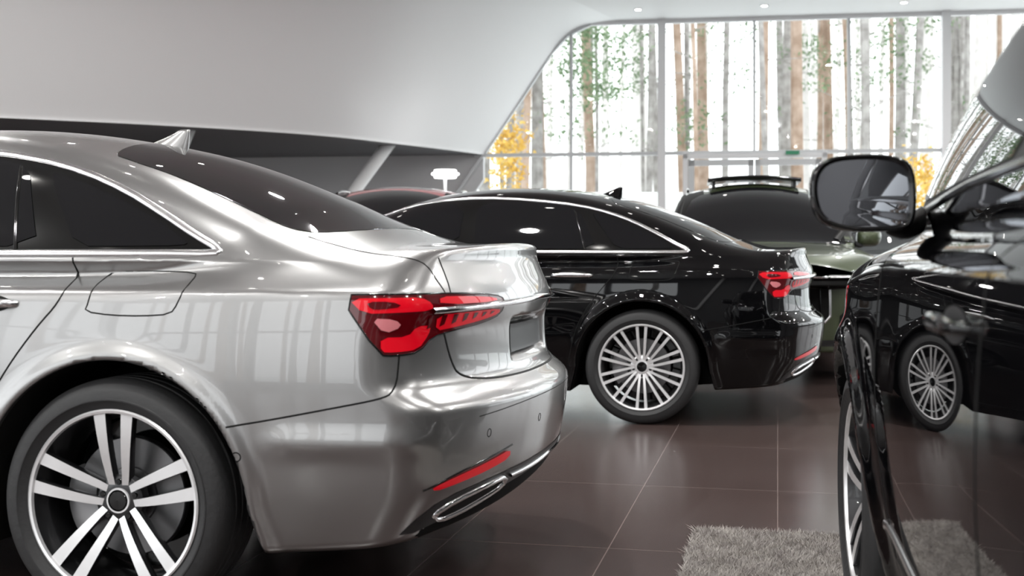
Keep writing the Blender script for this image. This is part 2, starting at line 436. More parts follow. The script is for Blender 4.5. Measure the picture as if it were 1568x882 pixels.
# ------------------------------------------------------------------ sedan
def sedan():
    bp=lambda x,z:(.010*sst(.42,.55,x)*np.exp(-((z-.545)/.040)**2)+.006*np.exp(-((z-.36)/.06)**2)*bx(x,-2.4,-.55,.1))
    low=spl([(.80,.26),(.86,.285),(.92,.335),(.98,.372),(1.05,.395),(1.2,.42)])
    p=dict(axles=(0,-2.924),zc=.355,ra=.412,flare=.011,kt=.05,ktr=.028,kg=.06,kb0=.02,kb1=.11,kx=(.05,.5),low=low,
      Wp=sspl([(-3.9,.70),(-3.6,.86),(-3.2,.915),(-2.9,.93),(-2,.94),(-1,.942),(0,.942),(.4,.935),(.7,.912),(.95,.875),(1.25,.82)],.08),
      side=sideprof(.63,.42,.24,.966,.95),
      xr=sspl([(.15,.91),(.24,1.0),(.33,1.06),(.40,1.10),(.50,1.122),(.58,1.132),(.625,1.134),(.645,1.126),(.668,1.10),(.69,1.070),(.72,1.055),(.84,1.047),(.88,1.056),(.92,1.064),(.96,1.056),(1.02,1.030),(1.06,1.016),(1.09,1.018),(1.12,1.012),(1.3,.97)],.008),
      rc=(.118,.68,2.3),fc=(.22,.75,2.5),plate=(.735,.86),bump=bp,
      xf=sspl([(.1,-3.72),(.25,-3.83),(.5,-3.87),(.65,-3.86),(.76,-3.80),(.85,-3.7),(1.0,-3.5)],.02),
      Td=sspl([(-3.9,.74),(-3.7,.83),(-3.4,.90),(-2.9,.985),(-2.5,1.04),(-2.2,1.065),(-1,1.06),(0,1.065),(.4,1.095),(.65,1.106),(.85,1.104),(.95,1.104),(1.03,1.108),(1.15,1.114)],.02),
      zb=spl([(-3.9,.22),(-3,.19),(0,.19),(.4,.215),(.6,.228),(.86,.255),(1.0,.285),(1.15,.36)]),
      sillw=sspl([(-2.9,.74),(-2.5,.82),(-2,.858),(-1,.866),(-.2,.862),(.1,.848),(.35,.815),(.6,.765),(.9,.70)],.05),
      zs=1.05,tum=.52,cur=.45,rcr=.072,
      Troof=sspl([(-2.9,.90),(-2.6,1.05),(-2.35,1.145),(-1.9,1.335),(-1.55,1.455),(-1.2,1.510),(-.9,1.522),(-.6,1.508),(-.29,1.462),(-.06,1.410),(.25,1.30),(.5,1.19),(.66,1.10),(.78,1.0),(.9,.80),(1.0,.55),(1.3,-.2)],.04))
    F=make_F(p); c=Car(F); c.p=p
    c.add('body_shell',body_mesh('sedan_body',p,F,(-3.95,0,.12),(1.24,1.02,1.6),.0115))
    ps=P_side(F);pt=P_top(F);pf=P_fan(F,.2);pn=P_fan(F,-3.0,-1)
    fu=lambda pts:fanuv(.2,pts); nu=lambda pts:fanuv(-3.0,pts,-1)
    top=[(.285,1.083),(.20,1.125),(.08,1.192),(-.06,1.262),(-.22,1.322),(-.42,1.374),(-.75,1.415),(-1.1,1.432),(-1.45,1.41),(-1.75,1.34),(-2.05,1.22),(-2.32,1.10)]
    dlo=top+[(-2.34,1.075),(-1.5,1.072),(-.6,1.072),(.1,1.074),(.27,1.072)]
    c.put('window_surround',patch(dlo,ps,.002,.03,1),'gloss_black')
    c.put('window_trim',strip(dlo,ps,.024,.008,.001,True,1),'satin_alu')
    g1=[(-.165,1.092),(.0,1.092),(.17,1.094),(.185,1.104),(.06,1.175),(-.08,1.240),(-.22,1.29),(-.325,1.322),(-.34,1.315),(-.25,1.2)]
    g2=[(-.29,1.092),(-.7,1.092),(-1.09,1.092),(-1.10,1.20),(-1.115,1.41),(-.75,1.395),(-.55,1.37),(-.43,1.345),(-.36,1.22)]
    g3=[(-1.20,1.092),(-1.7,1.092),(-2.22,1.095),(-2.05,1.19),(-1.78,1.30),(-1.5,1.38),(-1.2,1.405)]
    for i,g in enumerate((g1,g2,g3)): c.put('side_glass_%d'%i,patch(g,ps,.0045,.03,1),'glass_dark')
    c.put('rear_glass_divider',strip([(-.46,1.345),(-.36,1.08)],ps,.012,.004,.004,ch=0),'gloss_black')
    gp=.0055
    for i,l in enumerate([[(-.165,1.06),(-.150,.99),(-.17,.93),(-.235,.86),(-.33,.735),(-.41,.60),(-.455,.40),(-.47,.27)],
              [(-1.13,1.065),(-1.125,.9),(-1.15,.6),(-1.15,.28)],[(-2.20,1.05),(-2.23,.9),(-2.27,.6),(-2.28,.28)],
              [(-2.28,.28),(-1.5,.265),(-.47,.27)],[(.365,.588),(.5,.612),(.68,.648),(.80,.672),(.835,.69),(.84,.79)]]):
        c.put('panel_gap_%d'%i,strip(l,ps,gp,.0012,.0002,ch=2),'gap')
    fd=[(-.065,1.0),(-.075,.93),(-.085,.905),(0,.895),(.1,.894),(.185,.90),(.205,.93),(.23,1.0),(.225,1.018),(.1,1.020),(-.04,1.019)]
    c.put('fuel_door_gap',strip(fd,ps,.0045,.0011,.0002,True,1),'gap',both=False,near=True)
    handle(c,ps,-.57,-.30,.925,'satin_alu'); handle(c,ps,-1.62,-1.35,.915,'satin_alu')
    ci=[(.393+.013*math.cos(a),.505+.013*math.sin(a)) for a in np.linspace(0,6.283,14,endpoint=False)]
    c.put('parking_sensor',strip(ci,ps,.004,.001,0,True,0),'gap')
    rw=[(-.30,0),(-.285,.25),(-.23,.50),(-.18,.565),(.1,.60),(.38,.635),(.47,.64),(.53,.55),(.585,.3),(.60,0),(.585,-.3),(.53,-.55),(.47,-.64),(.38,-.635),(.1,-.60),(-.18,-.565),(-.23,-.5),(-.285,-.25)]
    c.put('rear_window',patch(rw,pt,.002,.035,1),'glass_dark',both=False)
    c.put('rear_window_seal',strip(rw,pt,.010,.002,0,True,1),'gloss_black',both=False)
    ws=[(-1.50,0),(-1.53,.35),(-1.60,.56),(-1.9,.63),(-2.2,.70),(-2.36,.73),(-2.47,.5),(-2.52,0),(-2.47,-.5),(-2.36,-.73),(-2.2,-.70),(-1.9,-.63),(-1.60,-.56),(-1.53,-.35)]
    c.put('windscreen',patch(ws,pt,.002,.035,1),'glass_dark',both=False)
    c.put('boot_gap_top',strip([(.50,.672),(.70,.715),(.83,.735),(.90,.720),(.93,.70)],pt,gp,.0012,.0002),'gap')
    c.put('boot_gap_side',strip(fu([(.935,.70,1.06),(.945,.685,1.0),(.945,.68,.95)]),pf,gp,.0012,.0002,ch=1),'gap')
    c.put('boot_gap_low',strip(fu([(.93,.70,.85),(.945,.67,.76),(.96,.64,.712),(1.0,.5,.692),(1.05,.25,.688),(1.07,0,.688)]),pf,.008,.0012,.0002,ch=2),'gap')
    lamp=[(.69,.91,.957),(.83,.88,.958),(.95,.70,.957),(1.02,.45,.945),(1.035,.38,.93),(1.03,.40,.885),(1.0,.50,.865),(.95,.68,.848),(.925,.77,.835),(.905,.825,.795),(.84,.87,.789),(.795,.888,.792)]
    lu=fu(lamp)
    c.put('tail_lamp_base',patch(lu,pf,.004,.02,1),'lamp_dark')
    c.put('tail_lamp_edge',strip(lu,pf,.007,.005,.0,True,1,.015),'gloss_black')
    def seg(nm,pts,m,off=.0065,ch=1): c.put(nm,patch(fu(pts),pf,off,.02,ch),m)
    seg('lamp_seg_a',[(.715,.905,.947),(.84,.872,.948),(.905,.825,.948),(.92,.78,.93),(.92,.78,.912),(.84,.872,.908),(.755,.897,.905)],'lamp_red')
    seg('lamp_seg_a2',[(.765,.895,.938),(.83,.875,.938),(.86,.86,.925),(.80,.885,.916),(.775,.893,.918)],'lamp_dark',.008)
    seg('lamp_seg_b',[(.775,.893,.893),(.84,.872,.890),(.86,.865,.870),(.81,.884,.850)],'lamp_pink')
    seg('lamp_seg_c',[(.80,.887,.840),(.875,.855,.840),(.898,.838,.87),(.92,.78,.87),(.92,.79,.842),(.90,.83,.803),(.835,.873,.798),(.80,.887,.800)],'lamp_red')
    seg('lamp_seg_d',[(.93,.745,.948),(.97,.63,.946),(1.02,.45,.937),(1.02,.44,.925),(.93,.745,.925)],'lamp_red')
    seg('lamp_seg_e',[(.925,.755,.898),(.97,.63,.901),(1.025,.42,.905),(1.025,.42,.888),(1.0,.53,.873),(.95,.68,.858),(.925,.755,.852)],'lamp_red')
    for i in range(7):
        t=i/6; a=.78-.30*t; x=lambda y:1.068-.118*(y/.68)**2.3
        zb=.86+.028*t
        seg('lamp_slat_%d'%i,[(x(a),a,.898),(x(a-.022),a-.022,.898),(x(a-.012),a-.012,zb+.006),(x(a+.008),a+.008,zb)],'lamp_dark',.008,0)
    yy=np.linspace(.77,0,14)
    right=[(1.068-.118*(y/.68)**2.3,y,.910+.014*(1-y/.77)) for y in yy]
    full=right+[(a,-b,z) for a,b,z in right[::-1][1:]]
    c.put('chrome_strip',strip(fu(full),pf,.018,.014,.004,False,1,.02),'chrome',both=False)
    seg('reflector',[(.925,.815,.42),(.97,.74,.438),(1.05,.58,.462),(1.09,.48,.478),(1.09,.475,.452),(1.05,.58,.435),(.97,.74,.415),(.93,.81,.408)],'lamp_red',.004)
    c.put('reflector_edge',strip(fu([(.91,.84,.412),(.97,.74,.445),(1.05,.58,.471),(1.09,.46,.488)]),pf,.006,.003,0,ch=1),'gloss_black')
    tp=[(.86,.86,.283),(.90,.84,.325),(.94,.80,.362),(.98,.72,.385),(1.04,.58,.402),(1.07,.42,.412),(1.10,.2,.418),(1.10,0,.418)]
    bt=[(1.10,0,.375),(1.10,.2,.373),(1.07,.42,.358),(1.04,.58,.335),(.98,.72,.312),(.94,.80,.297),(.90,.84,.284)]
    c.put('diffuser',patch(fu(tp+bt),pf,.0015,.025,0),'plastic_dark')
    ex=[(.94,.80,.333),(.98,.72,.363),(1.04,.58,.385),(1.07,.46,.395),(1.065,.46,.362),(1.04,.58,.338),(1.0,.68,.318),(.96,.77,.308)]
    c.put('exhaust_opening',patch(fu(ex),pf,.003,.02,1),'gap'); c.put('exhaust_trim',strip(fu(ex),pf,.011,.012,.002,True,1,.015),'chrome')
    l=[(1.07,y,.388+.006*(1-abs(y)/.44)) for y in np.linspace(.42,-.42,9)]
    c.put('diffuser_trim',strip(fu(l),pf,.010,.009,.002,ch=0),'chrome',both=False)
    pl=[(1.02,y,z) for y,z in ((.25,.75),(.25,.845),(-.25,.845),(-.25,.75))]
    c.put('plate',patch(fu(pl),pf,.012,.03,0),'plastic_dark',both=False)
    c.put('bumper_crease_gap',strip(fu([(.97,.62,.60),(1.08,.4,.615),(1.12,.2,.62),(1.13,0,.62)]),pf,.003,.001,0,ch=1),'gap')
    for yv in (.60,.24):
        ci=[(1.12-.118*(yv/.68)**2.3,yv+.012*math.cos(a),.545+.012*math.sin(a)) for a in np.linspace(0,6.283,12,endpoint=False)]
        c.put('rear_sensor_%d'%int(yv*100),strip(fu(ci),pf,.003,.001,0,True,0,.01),'gap')
    gr=[(-3.85,y,z) for y,z in ((.33,.74),(.46,.62),(.42,.38),(.28,.30),(-.28,.30),(-.42,.38),(-.46,.62),(-.33,.74))]
    c.put('grille',patch(nu(gr),pn,.004,.03,0),'gap',both=False); c.put('grille_frame',strip(nu(gr),pn,.02,.012,0,True,0),'chrome',both=False)
    for i in range(6): c.put('grille_bar_%d'%i,strip(nu([(-3.87,y,.37+.065*i) for y in np.linspace(.40,-.40,9)]),pn,.010,.010,.004,ch=0),'satin_alu',both=False)
    hl=[(-3.72,.52,.69),(-3.6,.72,.72),(-3.45,.85,.735),(-3.40,.88,.71),(-3.5,.84,.65),(-3.7,.60,.62)]
    c.put('headlamp',patch(nu(hl),pn,.004,.02,1),'lamp_clear'); c.put('headlamp_drl',strip(nu([(-3.7,.56,.70),(-3.6,.72,.715),(-3.45,.85,.725)]),pn,.014,.006,.003),'drl')
    it=[(-3.75,.52,.52),(-3.6,.74,.50),(-3.6,.76,.33),(-3.75,.50,.32)]
    c.put('intake',patch(nu(it),pn,.003,.03,1),'gap')
    secs=[];n=14;K=9
    zr=float(p['Troof'](-.31))
    for k in range(K):
        t=k/(K-1)
        x1=-.235+.004*t; x0=-.40+.135*t**.8
        w=.022*(1-.8*t)**1.2+.003
        for i in range(n):
            a=2*math.pi*i/n; cc=math.cos(a); secs.append(((x0+x1)/2+(x1-x0)/2*cc,w*math.sin(a),zr-.014+.072*t+.02*(.5-.5*cc)*(1-t)))
    Fc=[[k*n+i,k*n+(i+1)%n,(k+1)*n+(i+1)%n,(k+1)*n+i] for k in range(K-1) for i in range(n)]+[list(range((K-1)*n,K*n))]
    c.add('roof_antenna',mkmesh('fin',secs,Fc,['paint_black'],recalc=True))
    mirror_part(c,(-2.02,1.01,1.10),(-2.12,.86,1.06),.85)
    return c
def add_wheels(c,kind,R,rim,axles,yf,rot=90):
    mr=wheel(kind,R,rim,1,rot); ml=wheel(kind,R,rim,-1,rot)
    for i,ax in enumerate(axles):
        c.parts.append(('wheel_r%d'%i,mr,(ax,yf,R))); c.parts.append(('wheel_l%d'%i,ml,(ax,-yf,R)))
sed=sedan(); base=list(sed.parts)
print('sedan',time.time()-T0)
TH=math.radians(12.4)
add_wheels(sed,'twin',.356,.268,(0,-2.924),.925)
sed.inst('sedan_car','paint_silver',(-.951,4.366,0),-TH)
sed.parts=list(base); add_wheels(sed,'multi',.356,.268,(0,-2.924),.925)
sed.inst('sedan_car','paint_black',(1.0,8.398,0),-TH)
sed.inst('sedan_car','paint_black',(5.2,17.6,0),math.radians(90-10))
# ------------------------------------------------------------------ suv
def suv():
    p=dict(axles=(0,-2.98),zc=.375,ra=.438,flare=.030,flw=.055,kt=.06,kg=.07,kb0=.025,kb1=.0,kx=(.05,.5),pillar=(-1.42,1.21),
      Wp=sspl([(-3.95,.71),(-3.6,.875),(-3.2,.945),(-2.9,.960),(-2.45,.955),(-2.0,.970),(-1.6,.982),(-1.2,.988),(-.6,.986),(0,.975),(.4,.965),(.8,.93),(1.1,.85)],.10),
      side=sideprof(.78,.26,.22,1.06,.85,.01),
      xr=sspl([(.15,.9),(.3,.98),(.45,1.05),(.62,1.07),(.7,1.02),(.95,1.02),(1.1,1.0),(1.4,.9)],.01),
      rc=(.12,.7,2.3),fc=(.26,.75,2.4),
      xf=sspl([(.1,-3.78),(.25,-3.90),(.5,-3.93),(.8,-3.92),(.92,-3.86),(1.0,-3.75),(1.15,-3.5)],.02),
      Td=sspl([(-3.95,.93),(-3.75,1.01),(-3.4,1.075),(-2.9,1.13),(-2.5,1.165),(-2.2,1.19),(-1,1.20),(1.1,1.20)],.04),
      zb=spl([(-3.9,.26),(-3,.22),(0,.22),(.6,.26),(1.05,.36)]),
      sillw=sspl([(-2.9,.78),(-2.6,.835),(-2.2,.873),(-1.7,.900),(-1.2,.915),(-.5,.92),(0,.91),(.5,.875),(1,.80)],.12),
      zs=1.16,tum=.24,cur=.35,rcr=.075,
      Troof=sspl([(-3.0,.99),(-2.72,1.13),(-2.5,1.25),(-2.2,1.46),(-2.0,1.58),(-1.7,1.69),(-1.35,1.755),(-.9,1.775),(-.3,1.77),(.2,1.745),(.5,1.69),(.68,1.58),(.83,1.35),(.93,1.1),(1.0,.8),(1.1,.4)],.04))
    F=make_F(p); c=Car(F); c.p=p
    c.add('body_shell',body_mesh('suv_body',p,F,(-4.02,0,.15),(1.2,1.06,1.85),.014))
    ps=P_side(F);pt=P_top(F);pn=P_fan(F,-3.0,-1);pf=P_fan(F,.2)
    nu=lambda pts:fanuv(-3.0,pts,-1); fu=lambda pts:fanuv(.2,pts)
    dlo=[(.62,1.33),(.50,1.48),(.25,1.57),(-.3,1.625),(-.9,1.645),(-1.4,1.625),(-1.75,1.56),(-2.05,1.43),(-2.28,1.27),(-2.47,1.175),(-2.45,1.155),(-2.0,1.18),(-1.5,1.205),(-.5,1.215),(.3,1.225),(.55,1.25)]
    c.put('window_surround',patch(dlo,ps,.002,.035,1),'trim_black'); c.put('window_trim',strip(dlo,ps,.018,.007,.001,True,1),'gloss_black')
    c.put('pillar_trim',strip([(-1.2,1.640),(-1.42,1.628),(-1.76,1.562),(-2.06,1.430),(-2.29,1.272),(-2.46,1.18)],ps,.065,.010,.002),'trim_black')
    for i,g in enumerate(([(.50,1.33),(.40,1.46),(.15,1.54),(-.05,1.56),(.0,1.24),(.3,1.25),(.45,1.27)],
       [(-.12,1.235),(-.14,1.58),(-.6,1.61),(-1.07,1.615),(-1.05,1.23)],[(-1.15,1.225),(-1.17,1.600),(-1.45,1.575),(-1.74,1.508),(-2.01,1.388),(-2.21,1.262),(-2.29,1.205),(-2.2,1.190),(-1.7,1.212)])):
        c.put('side_glass_%d'%i,patch(g,ps,.0045,.03,1),'glass_dark')
    for i,l in enumerate([[(-.10,1.19),(-.08,1.05),(-.2,.88),(-.38,.72),(-.47,.5),(-.5,.32)],[(-1.12,1.19),(-1.12,.9),(-1.14,.33)],[(-2.36,1.14),(-2.385,.95),(-2.40,.7),(-2.40,.33)],[(-2.40,.33),(-.5,.32)],
             [(-2.38,1.03),(-2.7,1.02),(-3.2,.97),(-3.5,.93)]]):
        c.put('panel_gap_%d'%i,strip(l,ps,.006,.0012,.0002),'gap')
    handle(c,ps,-1.43,-1.19,.965,'paint_black'); handle(c,ps,-.42,-.18,.97,'paint_black')
    c.put('sill_trim',strip([(-2.45,.40),(-1.5,.385),(-.5,.39)],ps,.03,.008,0),'satin_alu')
    ws=[(-1.62,0),(-1.66,.35),(-1.74,.60),(-2.05,.69),(-2.35,.755),(-2.53,.77),(-2.63,.5),(-2.68,0)]
    ws=ws+[(a,-b) for a,b in ws[1:-1][::-1]]
    c.put('windscreen',patch(ws,pt,.002,.035,1),'glass_dark',both=False)
    rf=[(-1.45,.45),(-1.48,0),(-1.45,-.45),(.2,-.45),(.2,.45)]
    c.put('roof_glass',patch(rf,pt,.002,.04,1),'gloss_black',both=False)
    V,Fc=tube([(x,.66,1.715+.02*(1-((x+.55)/.95)**4)-.05*abs((x+.5)/1)**3) for x in np.linspace(-1.45,.35,19)],[.012]*19,[.014]*19)
    for sg in (1,-1): c.add('roof_rail',mkmesh('rail',np.array(V)*[1,sg,1],Fc,['gloss_black'],recalc=True))
    gr=[(-3.93,y,z) for y,z in ((.36,.88),(.50,.78),(.50,.55),(.34,.42),(-.34,.42),(-.50,.55),(-.50,.78),(-.36,.88))]
    c.put('grille',patch(nu(gr),pn,.004,.03,0),'gap',both=False); c.put('grille_frame',strip(nu(gr),pn,.025,.014,0,True,0),'satin_alu',both=False)
    for i in range(6):
        y=-.4+.16*i; c.put('grille_bar_%d'%i,strip(nu([(-3.93,y,z) for z in np.linspace(.47,.84,8)]),pn,.012,.012,.004,ch=0),'gloss_black',both=False)
    hl=[(-3.80,.55,.88),(-3.65,.74,.925),(-3.45,.88,.94),(-3.40,.90,.91),(-3.5,.87,.83),(-3.7,.70,.795),(-3.8,.57,.81)]
    c.put('headlamp',patch(nu(hl),pn,.004,.02,1),'lamp_clear'); c.put('headlamp_edge',strip(nu(hl),pn,.012,.006,0,True,1),'gloss_black')
    for i in range(7):
        y=.58+.042*i; c.put('drl_%d'%i,patch(nu([(-3.9+.26*(y/.75)**2.4,y+a,.825+.012*i+b) for a,b in ((0,0),(.016,0),(.016,.02),(0,.02))]),pn,.008,.02,0),'drl')
    it=[(-3.8,.55,.62),(-3.6,.78,.64),(-3.55,.84,.45),(-3.7,.62,.36),(-3.8,.5,.36)]
    c.put('intake',patch(nu(it),pn,.003,.03,1),'gap')
    lo=[(-3.85,y,z) for y,z in ((.7,.36),(.7,.31),(-.7,.31),(-.7,.36))]
    c.put('lower_lip',patch(nu(lo),pn,.004,.03,0),'plastic_dark',both=False)
    tl=[(.85,.84,.98),(.98,.6,.98),(1.0,.3,.98),(1.0,.3,.93),(.98,.6,.88),(.85,.84,.88)]
    c.put('tail_lamp',patch(fu(tl),pf,.004,.03,1),'lamp_red')
    mirror_part(c,(-2.07,1.025,1.205),(-2.20,.88,1.15),.97)
    add_wheels(c,'twin',.375,.268,(0,-2.98),.94)
    return c
sv=suv()
print('suv',time.time()-T0)
b0=list(sv.parts)
sv.inst('suv_car','paint_black',(1.445,.428,0),math.radians(-99.2))
V,Fc=[],[]
xs=np.linspace(-1.50,-1.05,8); ysn=np.linspace(-.46,.46,13)
for zt in (0,.035):
    for i,x in enumerate(xs):
        for y in ysn: V.append((x,y,1.768+zt+.035*(1-i/7*.5)-.03*(y/.46)**2))
na,nb=len(xs),len(ysn)
for l in (0,1): Fc+=[[l*na*nb+i*nb+j,l*na*nb+i*nb+j+1,l*na*nb+(i+1)*nb+j+1,l*na*nb+(i+1)*nb+j] for i in range(na-1) for j in range(nb-1)]
edge=[(0,j) for j in range(nb)]+[(i,nb-1) for i in range(1,na)]+[(na-1,j) for j in range(nb-2,-1,-1)]+[(i,0) for i in range(na-2,0,-1)]
for k in range(len(edge)):
    (a,b_),(c_,d_)=edge[k],edge[(k+1)%len(edge)]; Fc.append([a*nb+b_,c_*nb+d_,na*nb+c_*nb+d_,na*nb+a*nb+b_])
sv.add('sunroof_panel',mkmesh('sunroof',V,Fc,['gloss_black'],recalc=True))
for sg in (1,-1):
    A=Acc(); A.add(*boxvf((-1.42,sg*.40-.015,1.72),(-1.15,sg*.40+.015,1.79)),0); sv.add('sunroof_arm',A.mesh('arm',['plastic_dark'],False))
sv.inst('suv_car','paint_green',(2.64,13.6,0),math.radians(90-8))
sv.parts=b0
sv.inst('suv_car','paint_red',(-1.15,14.2,0),math.radians(90-2))
# ------------------------------------------------------------------ room
mat('white_wall',(.84,.84,.845),.55); mat('shell_white',(.90,.90,.905),.45); mat('grey_wall',(.60,.60,.61),.6)
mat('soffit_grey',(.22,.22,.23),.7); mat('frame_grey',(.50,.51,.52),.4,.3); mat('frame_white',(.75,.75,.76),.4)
mat('dark_wall',(.13,.13,.135),.6)
mat('downlight',(1,1,1),emit=(1,.97,.92),es=60.); mat('exit_green',(.02,.16,.08),.5,emit=(.05,.4,.2),es=.15)
mat('led',(1,1,1),emit=(1,1,1),es=6.)
m=bpy.data.materials.new('floor_tiles'); m.use_nodes=True; MATS['floor_tiles']=m; nt=m.node_tree; b=nt.nodes['Principled BSDF']
tc=nt.nodes.new('ShaderNodeTexCoord'); mp=nt.nodes.new('ShaderNodeMapping'); mp.inputs['Rotation'].default_value=(0,0,-(math.pi/2-TH)); mp.inputs['Location'].default_value=(.44,0,0)
br=nt.nodes.new('ShaderNodeTexBrick'); br.offset=0; br.inputs['Scale'].default_value=1; br.inputs['Brick Width'].default_value=1.2; br.inputs['Row Height'].default_value=.6; br.inputs['Mortar Size'].default_value=.0022; br.inputs['Mortar Smooth'].default_value=.1
br.inputs['Color1'].default_value=(.058,.040,.037,1); br.inputs['Color2'].default_value=(.064,.044,.040,1); br.inputs['Mortar'].default_value=(.18,.14,.13,1)
ns=nt.nodes.new('ShaderNodeTexNoise'); ns.inputs['Scale'].default_value=1.2; ns.inputs['Detail'].default_value=1
mr=nt.nodes.new('ShaderNodeMapRange'); mr.inputs['To Min'].default_value=.18; mr.inputs['To Max'].default_value=.28
nt.links.new(tc.outputs['Object'],mp.inputs['Vector']); nt.links.new(mp.outputs['Vector'],br.inputs['Vector']); nt.links.new(br.outputs['Color'],b.inputs['Base Color'])
nt.links.new(tc.outputs['Object'],ns.inputs['Vector']); nt.links.new(ns.outputs['Fac'],mr.inputs['Value']); nt.links.new(mr.outputs['Result'],b.inputs['Roughness'])
H=4.95
E=np.array([math.cos(math.radians(8.5)),-math.sin(math.radians(8.5))]); W0=np.array([4.01,20.])
def wp(u,n=0): return W0+E*u+np.array([-E[1],E[0]])*n
def uat(x): return (x-4.01)/E[0]
def slab(name,z0,z1,m):
    P=[(-12,-8),(13,-8),tuple(wp(uat(13))),tuple(wp(uat(-12)))]
    V=[(*q,z0) for q in P]+[(*q,z1) for q in P]
    obj(name,mkmesh(name,V,[(0,1,2,3),(4,5,6,7)]+[(i,(i+1)%4,4+(i+1)%4,4+i) for i in range(4)],[m],smooth=False,recalc=True))
slab('floor',-.1,0,'floor_tiles'); slab('ceiling',H,H+.2,'white_wall')
def wbox(name,u0,u1,n0,n1,z0,z1,m,parent=None):
    V,Fc=boxvf((u0,n0,z0),(u1,n1,z1)); V=[(*wp(a,bb),c) for a,bb,c in V]
    return obj(name,mkmesh(name,V,Fc,[m],smooth=False,recalc=True),parent)
m=bpy.data.materials.new('window_glass'); m.use_nodes=True; MATS['window_glass']=m; nt=m.node_tree; nt.nodes.clear()
o=nt.nodes.new('ShaderNodeOutputMaterial'); mx=nt.nodes.new('ShaderNodeMixShader'); tr=nt.nodes.new('ShaderNodeBsdfTransparent'); gl=nt.nodes.new('ShaderNodeBsdfGlossy'); gl.inputs['Roughness'].default_value=.0
tr.inputs['Color'].default_value=(.96,.975,.97,1); mx.inputs['Fac'].default_value=.015
nt.links.new(tr.outputs[0],mx.inputs[1]); nt.links.new(gl.outputs[0],mx.inputs[2]); nt.links.new(mx.outputs[0],o.inputs['Surface'])
win=bpy.data.objects.new('window_1',None); scene.collection.objects.link(win)
A=Acc()
def ab(u0,u1,n0,n1,z0,z1,mi):
    V,Fc=boxvf((u0,n0,z0),(u1,n1,z1)); A.add([(*wp(a,bb),c) for a,bb,c in V],Fc,mi)
S=1.52; TR=2.71
for k in range(-2,6):
    u=k*S
    if k in (-1,2,5): ab(u-.065,u+.065,-.10,.08,0,H,1)
    elif k==0: ab(u-.02,u+.02,-.03,.05,TR,H,0)
    else: ab(u-.022,u+.022,-.03,.05,0,H,0)
ab(-4.7,9,-.04,.05,TR-.03,TR+.03,0); ab(-2.9,9,-.04,.05,4.88,4.95,1); ab(-4.9,-1.17,-.03,.05,0,.12,0); ab(1.17,9,-.03,.05,0,.12,0)
pr=[(-5.15,1.8),(-4.52,TR),(-3.86,3.67),(-3.36,4.42),(-3.1,4.70),(-2.7,4.88)]
for (u0,z0),(u1,z1) in zip(pr[:-1],pr[1:]):
    du,dz=u1-u0,z1-z0; L=math.hypot(du,dz); nx,nz=-dz/L*.05,du/L*.05
    V=[(*wp(u0,-.06),z0),(*wp(u0+nx,-.06),z0+nz),(*wp(u1+nx,-.06),z1+nz),(*wp(u1,-.06),z1),(*wp(u0,.06),z0),(*wp(u0+nx,.06),z0+nz),(*wp(u1+nx,.06),z1+nz),(*wp(u1,.06),z1)]
    A.add(V,[(0,1,2,3),(4,5,6,7),(0,1,5,4),(1,2,6,5),(2,3,7,6),(3,0,4,7)],0)
obj('window_frame',A.mesh('window_frame',['frame_grey','frame_white'],False),win)
V=[(*wp(-5.3,.01),0),(*wp(9,.01),0),(*wp(9,.01),H),(*wp(-5.3,.01),H)]
obj('window_panes',mkmesh('panes',V,[(0,1,2,3)],['window_glass'],smooth=False),win)
dr=bpy.data.objects.new('door_1',None); scene.collection.objects.link(dr)
A=Acc()
for u0,u1 in ((-1.17,-1.09),(1.09,1.17)): ab(u0,u1,-.08,.0,0,TR,1)
ab(-1.17,1.17,-.08,0,TR-.10,TR-.02,1)
for u0,u1 in ((-1.08,-.98),(-.10,-.01),(.01,.10),(.98,1.08)): ab(u0,u1,-.07,-.01,.0,TR-.12,0)
for u0,u1 in ((-1.08,-.01),(.01,1.08)): ab(u0,u1,-.07,-.01,.0,.2,0); ab(u0,u1,-.07,-.01,TR-.22,TR-.12,0)
for s in (-1,1): ab(s*.14-.012,s*.14+.012,-.12,-.09,.9,1.4,0)
obj('door_frame',A.mesh('door_frame',['frame_grey','frame_white'],False),dr)
wbox('exit_sign',.50,.72,-.14,-.11,TR-.05,TR+.01,'exit_green')
q=[(-16.2,0),(-4.9,0),(-4.9,1.8),(-4.55,2.3),(-4.55,2.75),(-16.2,2.75)]
wallV=[(*wp(a,0),c) for a,c in q]+[(*wp(a,.15),c) for a,c in q]
n=len(q)
obj('wall_back',mkmesh('wall_back',wallV,[list(range(n)),list(range(n,2*n))]+[[i,(i+1)%n,n+(i+1)%n,n+i] for i in range(n)],['grey_wall'],smooth=False,recalc=True))
A=Acc()
A.add(*boxvf((-12.15,8,0),(-12,22.4,H)),0)
for lo,hi in (((-12.15,-8,0),(-12,8,.25)),((-12.15,-8,4.4),(-12,8,H)),((-12.12,-8,2.6),(-12.03,8,2.68))): A.add(*boxvf(lo,hi),0)
for k in range(0,9): A.add(*boxvf((-12.15,-8+2*k-.05,.25),(-12,-8+2*k+.05,4.4)),0)
obj('wall_left',A.mesh('wall_left',['frame_white'],False))
A=Acc()
yR=float(wp(uat(13))[1])
for lo,hi in (((13,-8,0),(13.15,yR,.5)),((13,-8,4.2),(13.15,yR,H)),((13,-8,.5),(13.15,9,4.2))): A.add(*boxvf(lo,hi),0)
for k in range(0,5): A.add(*boxvf((13,9+2.2*k-.05,.5),(13.15,9+2.2*k+.05,4.2)),0)
obj('wall_right',A.mesh('wall_right',['dark_wall'],False))
A=Acc()
